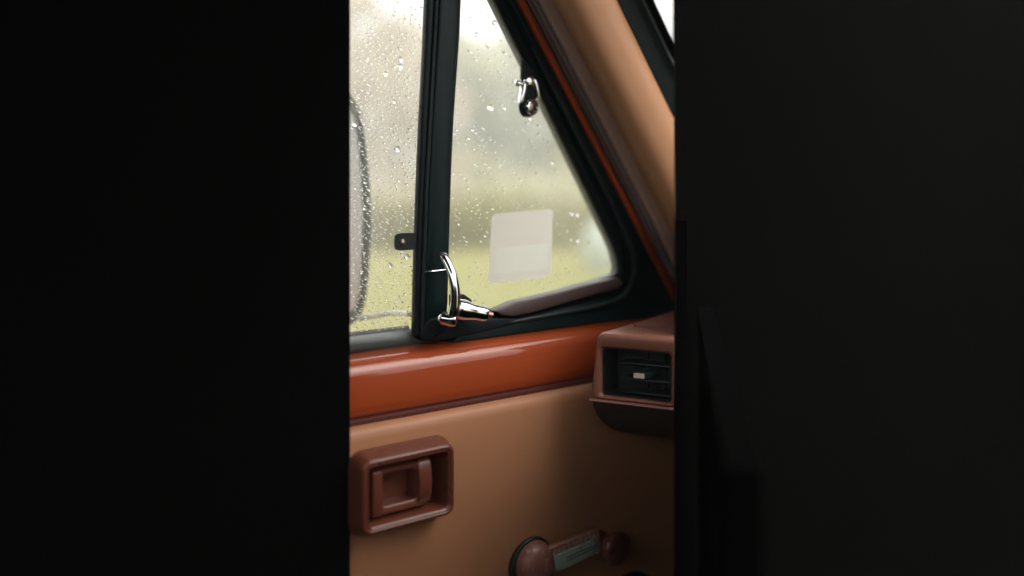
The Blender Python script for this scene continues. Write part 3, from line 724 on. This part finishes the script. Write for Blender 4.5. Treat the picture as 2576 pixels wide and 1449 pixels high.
drops = [
 (YG, 1007, 150, 8, 'upper of two stacked raindrops high on the streaked door pane'), (YG, 1006, 168, 8, 'lower of two stacked raindrops high on the streaked door pane'),
 (YG, 970, 185, 6, 'raindrop to the left of two stacked drops on the door pane'), (YG, 990, 255, 6, 'small raindrop a little below two stacked drops on the door pane'),
 (YG, 999, 374, 9, 'lone large raindrop about halfway down the streaked door pane'), (YG, 893, 312, 7, 'raindrop lying over the upper mirror edge on the door pane'),
 (YG, 1023, 645, 8, 'raindrop hanging right under the dark pivot tab'), (YG, 982, 668, 6, 'raindrop below and left of the dark pivot tab'),
 (YV, 1244, 57, 8, 'raindrop in the narrow top of the quarter window pane'), (YV, 1199, 87, 7, 'raindrop near the top of the quarter pane beside the black post'),
 (YV, 1234, 270, 10, 'largest raindrop on the quarter pane, left of the chrome pivot'), (YV, 1268, 272, 6, 'raindrop between the largest drop and the chrome pivot'),
 (YV, 1332, 298, 6, 'raindrop hanging under the round cap of the chrome pivot'), (YV, 1388, 409, 6, 'raindrop on the quarter pane well above the right corner of the sticker'),
 (YV, 1468, 483, 6, 'raindrop touching the sloping black edge of the quarter pane'), (YV, 1452, 539, 8, 'right one of two drops beside the top right corner of the sticker'),
 (YV, 1438, 537, 7, 'left one of two drops beside the top right corner of the sticker'), (YV, 1453, 604, 7, 'right one of two drops beside the middle of the sticker'),
 (YV, 1436, 602, 5, 'left one of two drops beside the middle of the sticker')]
for Y, px, py, r_, lab in drops:
    b = bmesh.new(); rad = r_/F*.92
    drop(b, at(px, py, Y+.0042), rad*1.05, rad*.95, 0, rad*1.1, 18)
    tag(put('raindrop', b, M['water'], None, smooth=80, trim=False), lab, 'raindrop', 'large drops on the door pane' if Y == YG else 'large drops on the quarter pane')

# ------------------------------------------------------------------ trees beyond the meadow
def leafmat(name, c0, c1):
    m = bpy.data.materials.new(name); m.use_nodes = True; t = m.node_tree; l = t.links.new; p = t.nodes['Principled BSDF']
    tcn = t.nodes.new('ShaderNodeTexCoord'); a = t.nodes.new('ShaderNodeTexNoise'); a.inputs['Scale'].default_value = 1.1; a.inputs['Detail'].default_value = 4
    mx = t.nodes.new('ShaderNodeMix'); mx.data_type = 'RGBA'; mx.inputs['A'].default_value = (*c0, 1); mx.inputs['B'].default_value = (*c1, 1)
    l(tcn.outputs['Object'], a.inputs['Vector']); l(a.outputs['Fac'], mx.inputs['Factor']); l(mx.outputs['Result'], p.inputs['Base Color'])
    p.inputs['Roughness'].default_value = 0.8; p.inputs['Specular IOR Level'].default_value = 0.15
    tl = t.nodes.new('ShaderNodeBsdfTranslucent'); l(mx.outputs['Result'], tl.inputs['Color'])
    ms = t.nodes.new('ShaderNodeMixShader'); ms.inputs[0].default_value = 0.45
    l(p.outputs[0], ms.inputs[1]); l(tl.outputs[0], ms.inputs[2]); l(ms.outputs[0], t.nodes['Material Output'].inputs[0])
    return m
LM = [leafmat('pale_green_leaves', (0.44, 0.445, 0.31), (0.58, 0.575, 0.42)), leafmat('dry_beige_leaves', (0.50, 0.44, 0.33), (0.64, 0.57, 0.45)), leafmat('grey_green_leaves', (0.40, 0.42, 0.32), (0.54, 0.55, 0.43))]  # leaf colours raised to carry the misty brightness
bark = mat('bark', (0.16, 0.12, 0.085), 0.9, grain=8, bump=0.6)
def crown_mesh(seed, m_, n_=2600, H=7.0, Rr=2.6):
    r = random.Random(seed); b = bmesh.new()
    cl = []
    for k in range(26):
        h = r.uniform(.16, 1)
        w = Rr*(math.sin(math.pi*min(.98, .18+.80*h))**.7)
        a = r.uniform(0, 2*math.pi); d = w*math.sqrt(r.random())
        cl.append((Vector((d*math.cos(a), d*math.sin(a), H*h)), r.uniform(.5, 1.15)))
    for k in range(n_):
        c, s = r.choice(cl)
        v = Vector((r.gauss(0, 1), r.gauss(0, 1), r.gauss(0, .8))); p = c+v.normalized()*s*(r.random()**.4)
        z = r.uniform(.10, .22)
        u = Vector((r.gauss(0, 1), r.gauss(0, 1), r.gauss(0, 1))).normalized(); w = u.orthogonal().normalized()
        x = u.cross(w)
        b.faces.new([b.verts.new(p+w*z), b.verts.new(p+x*z*.5), b.verts.new(p-w*z), b.verts.new(p-x*z*.5)])
    me = bpy.data.meshes.new('crown'); b.to_mesh(me); b.free(); me.materials.append(m_); return me
def trunk_mesh(seed, H=7.0):
    r = random.Random(seed); b = bmesh.new()
    tube([(0, 0, -.2), (.05, 0, 1.2), (.02, .1, 2.6), (.15, .05, H*.62), (.1, .1, H*.85)], [.20, .16, .13, .08, .03], 8, bm=b, up=Vector((1, 0, 0)))
    for k in range(7):
        h = r.uniform(1.6, 4.6); a = r.uniform(0, 6.28); d = Vector((math.cos(a), math.sin(a), .9))
        p = Vector((.05, .03, h)); tube([p, p+d*.7, p+d*1.6+Vector((0, 0, .3))], [.07, .05, .02], 6, bm=b, up=Vector((.3, 1, 0)))
    me = bpy.data.meshes.new('trunk'); b.to_mesh(me); b.free(); me.materials.append(bark); return me
KINDS = [(crown_mesh(1, LM[0]), trunk_mesh(1), 'pale green blurred tree beyond the meadow behind the quarter window'),
         (crown_mesh(2, LM[1], 2200), trunk_mesh(2), 'dry beige blurred tree behind the streaked door pane'),
         (crown_mesh(3, LM[2]), trunk_mesh(3), 'grey green blurred tree at the far edge of the meadow')]
def tree(px, dist, kind, sc, rz):
    d = ray(px); p = d*dist
    cm, tm, lab = KINDS[kind]
    t = thing('tree', lab, 'tree', (p.x, p.y, 0), 'trees beyond the meadow')
    for nm, me in (('trunk', tm), ('crown', cm)):
        o = bpy.data.objects.new(nm, me); C.objects.link(o); o.parent = t
    t.scale = (sc, sc, sc*.92); t.rotation_euler = (0, 0, rz)
for px, dist, kind, sc, rz in ((700, 30, 1, 1.1, 0), (905, 33, 1, 1.25, 1), (1010, 37, 1, 1.15, 2.2), (1130, 44, 0, 1.3, .6), (1225, 46, 2, 1.15, 2), (1310, 52, 0, 1.5, 3), (1400, 45, 2, 1.25, 4),
                               (1490, 50, 2, 1.4, 5), (1600, 43, 0, 1.25, .9), (1750, 46, 2, 1.3, 1.7), (500, 36, 1, 1.3, 2.9), (1960, 50, 0, 1.4, 3.3), (1180, 70, 2, 1.9, .3), (1450, 72, 0, 1.8, 1.3), (960, 66, 1, 1.8, .8)):
    tree(px, dist, kind, sc, rz)
sm_ = leafmat('lightened_scrub_leaves', (0.50, 0.49, 0.28), (0.64, 0.61, 0.38))  # colour lightened to offset the shrubs' own shade
sc_m = [crown_mesh(31, sm_, 650), crown_mesh(32, LM[1], 650), crown_mesh(33, sm_, 650)]
for px, dist, kind, sc, rz in ((930, 24, 1, .42, .5), (1020, 27, 1, .5, 2), (1110, 30, 1, .5, 3), (1200, 34, 0, .6, 1), (1270, 29, 0, .42, 4), (1345, 31, 2, .45, 2.4), (1420, 35, 0, .6, 5.2), (1490, 30, 0, .45, .2), (1580, 33, 2, .55, 3.6), (840, 26, 1, .5, 1.2), (1690, 31, 0, .5, 2.2)):
    p = ray(px)*dist; cm = sc_m[kind]
    t = bpy.data.objects.new('shrub', cm); C.objects.link(t); t.location = (p.x, p.y, -.4); t.rotation_euler = (0, 0, rz); t.scale = (sc*1.4, sc*1.4, sc*.6)
    tag(t, ('low pale green blurred shrub where the meadow meets the trees', 'low beige blurred shrub where the meadow meets the dry trees', 'low grey green blurred shrub where the meadow meets the trees')[kind], 'shrub', 'shrubs along the meadow edge')
tm_ = leafmat('yellow_green_grass', (0.17, 0.165, 0.05), (0.25, 0.225, 0.08))
tc_ = crown_mesh(8, tm_, 500, H=2.2, Rr=1.7)
rt = random.Random(21)
b = bmesh.new()
for k in range(26):
    p = ray(820+37*k+rt.uniform(-15, 15))*rt.uniform(17, 29); q_ = rt.uniform(.4, .75)
    mt = Matrix.Translation((p.x, p.y, -.45)) @ Matrix.Rotation(rt.uniform(0, 6), 4, 'Z') @ Matrix.Diagonal((q_*1.5, q_*1.5, q_*.75, 1))
    n0 = len(b.verts); b.from_mesh(tc_); b.verts.ensure_lookup_table()
    for v in b.verts[n0:]: v.co = mt @ v.co
o = put('long_grass', b, tm_, None, smooth=0, trim=False)
o['kind'] = 'stuff'; tag(o, 'blurred tufts of long yellow green grass on the meadow', 'grass')
# pale shape added for an unidentified soft light blur on the grass
b = bmesh.new(); bmesh.ops.create_icosphere(b, subdivisions=3, radius=.42)
for v in b.verts: v.co = Vector((v.co.x*.75, v.co.y*.7, v.co.z*1.2))*(1+.22*noise.noise(v.co*2.2))
gp = ray(1516)*13.5
o = put('blob', b, mat('pale_blob', (0.36, 0.40, 0.34), 0.8, grain=10, bump=0.4), None, smooth=60, trim=False)
o.location = (gp.x, gp.y, .28); tag(o, 'pale blurred boulder on the grass near the lower corner of the quarter window', 'blob')

# ------------------------------------------------------------------ haze volume added to soften and lighten the background
hz = bpy.data.materials.new('added_haze'); hz.use_nodes = True; t = hz.node_tree; t.nodes.clear()
ho = t.nodes.new('ShaderNodeOutputMaterial'); hv = t.nodes.new('ShaderNodeVolumePrincipled')
hv.inputs['Color'].default_value = (0.93, 0.94, 0.92, 1); hv.inputs['Density'].default_value = 0.005
t.links.new(hv.outputs[0], ho.inputs['Volume'])
o = put('haze', box(-620, 620, -620, 620, -4, 16), hz, None, smooth=0, trim=False)
o['kind'] = 'stuff'
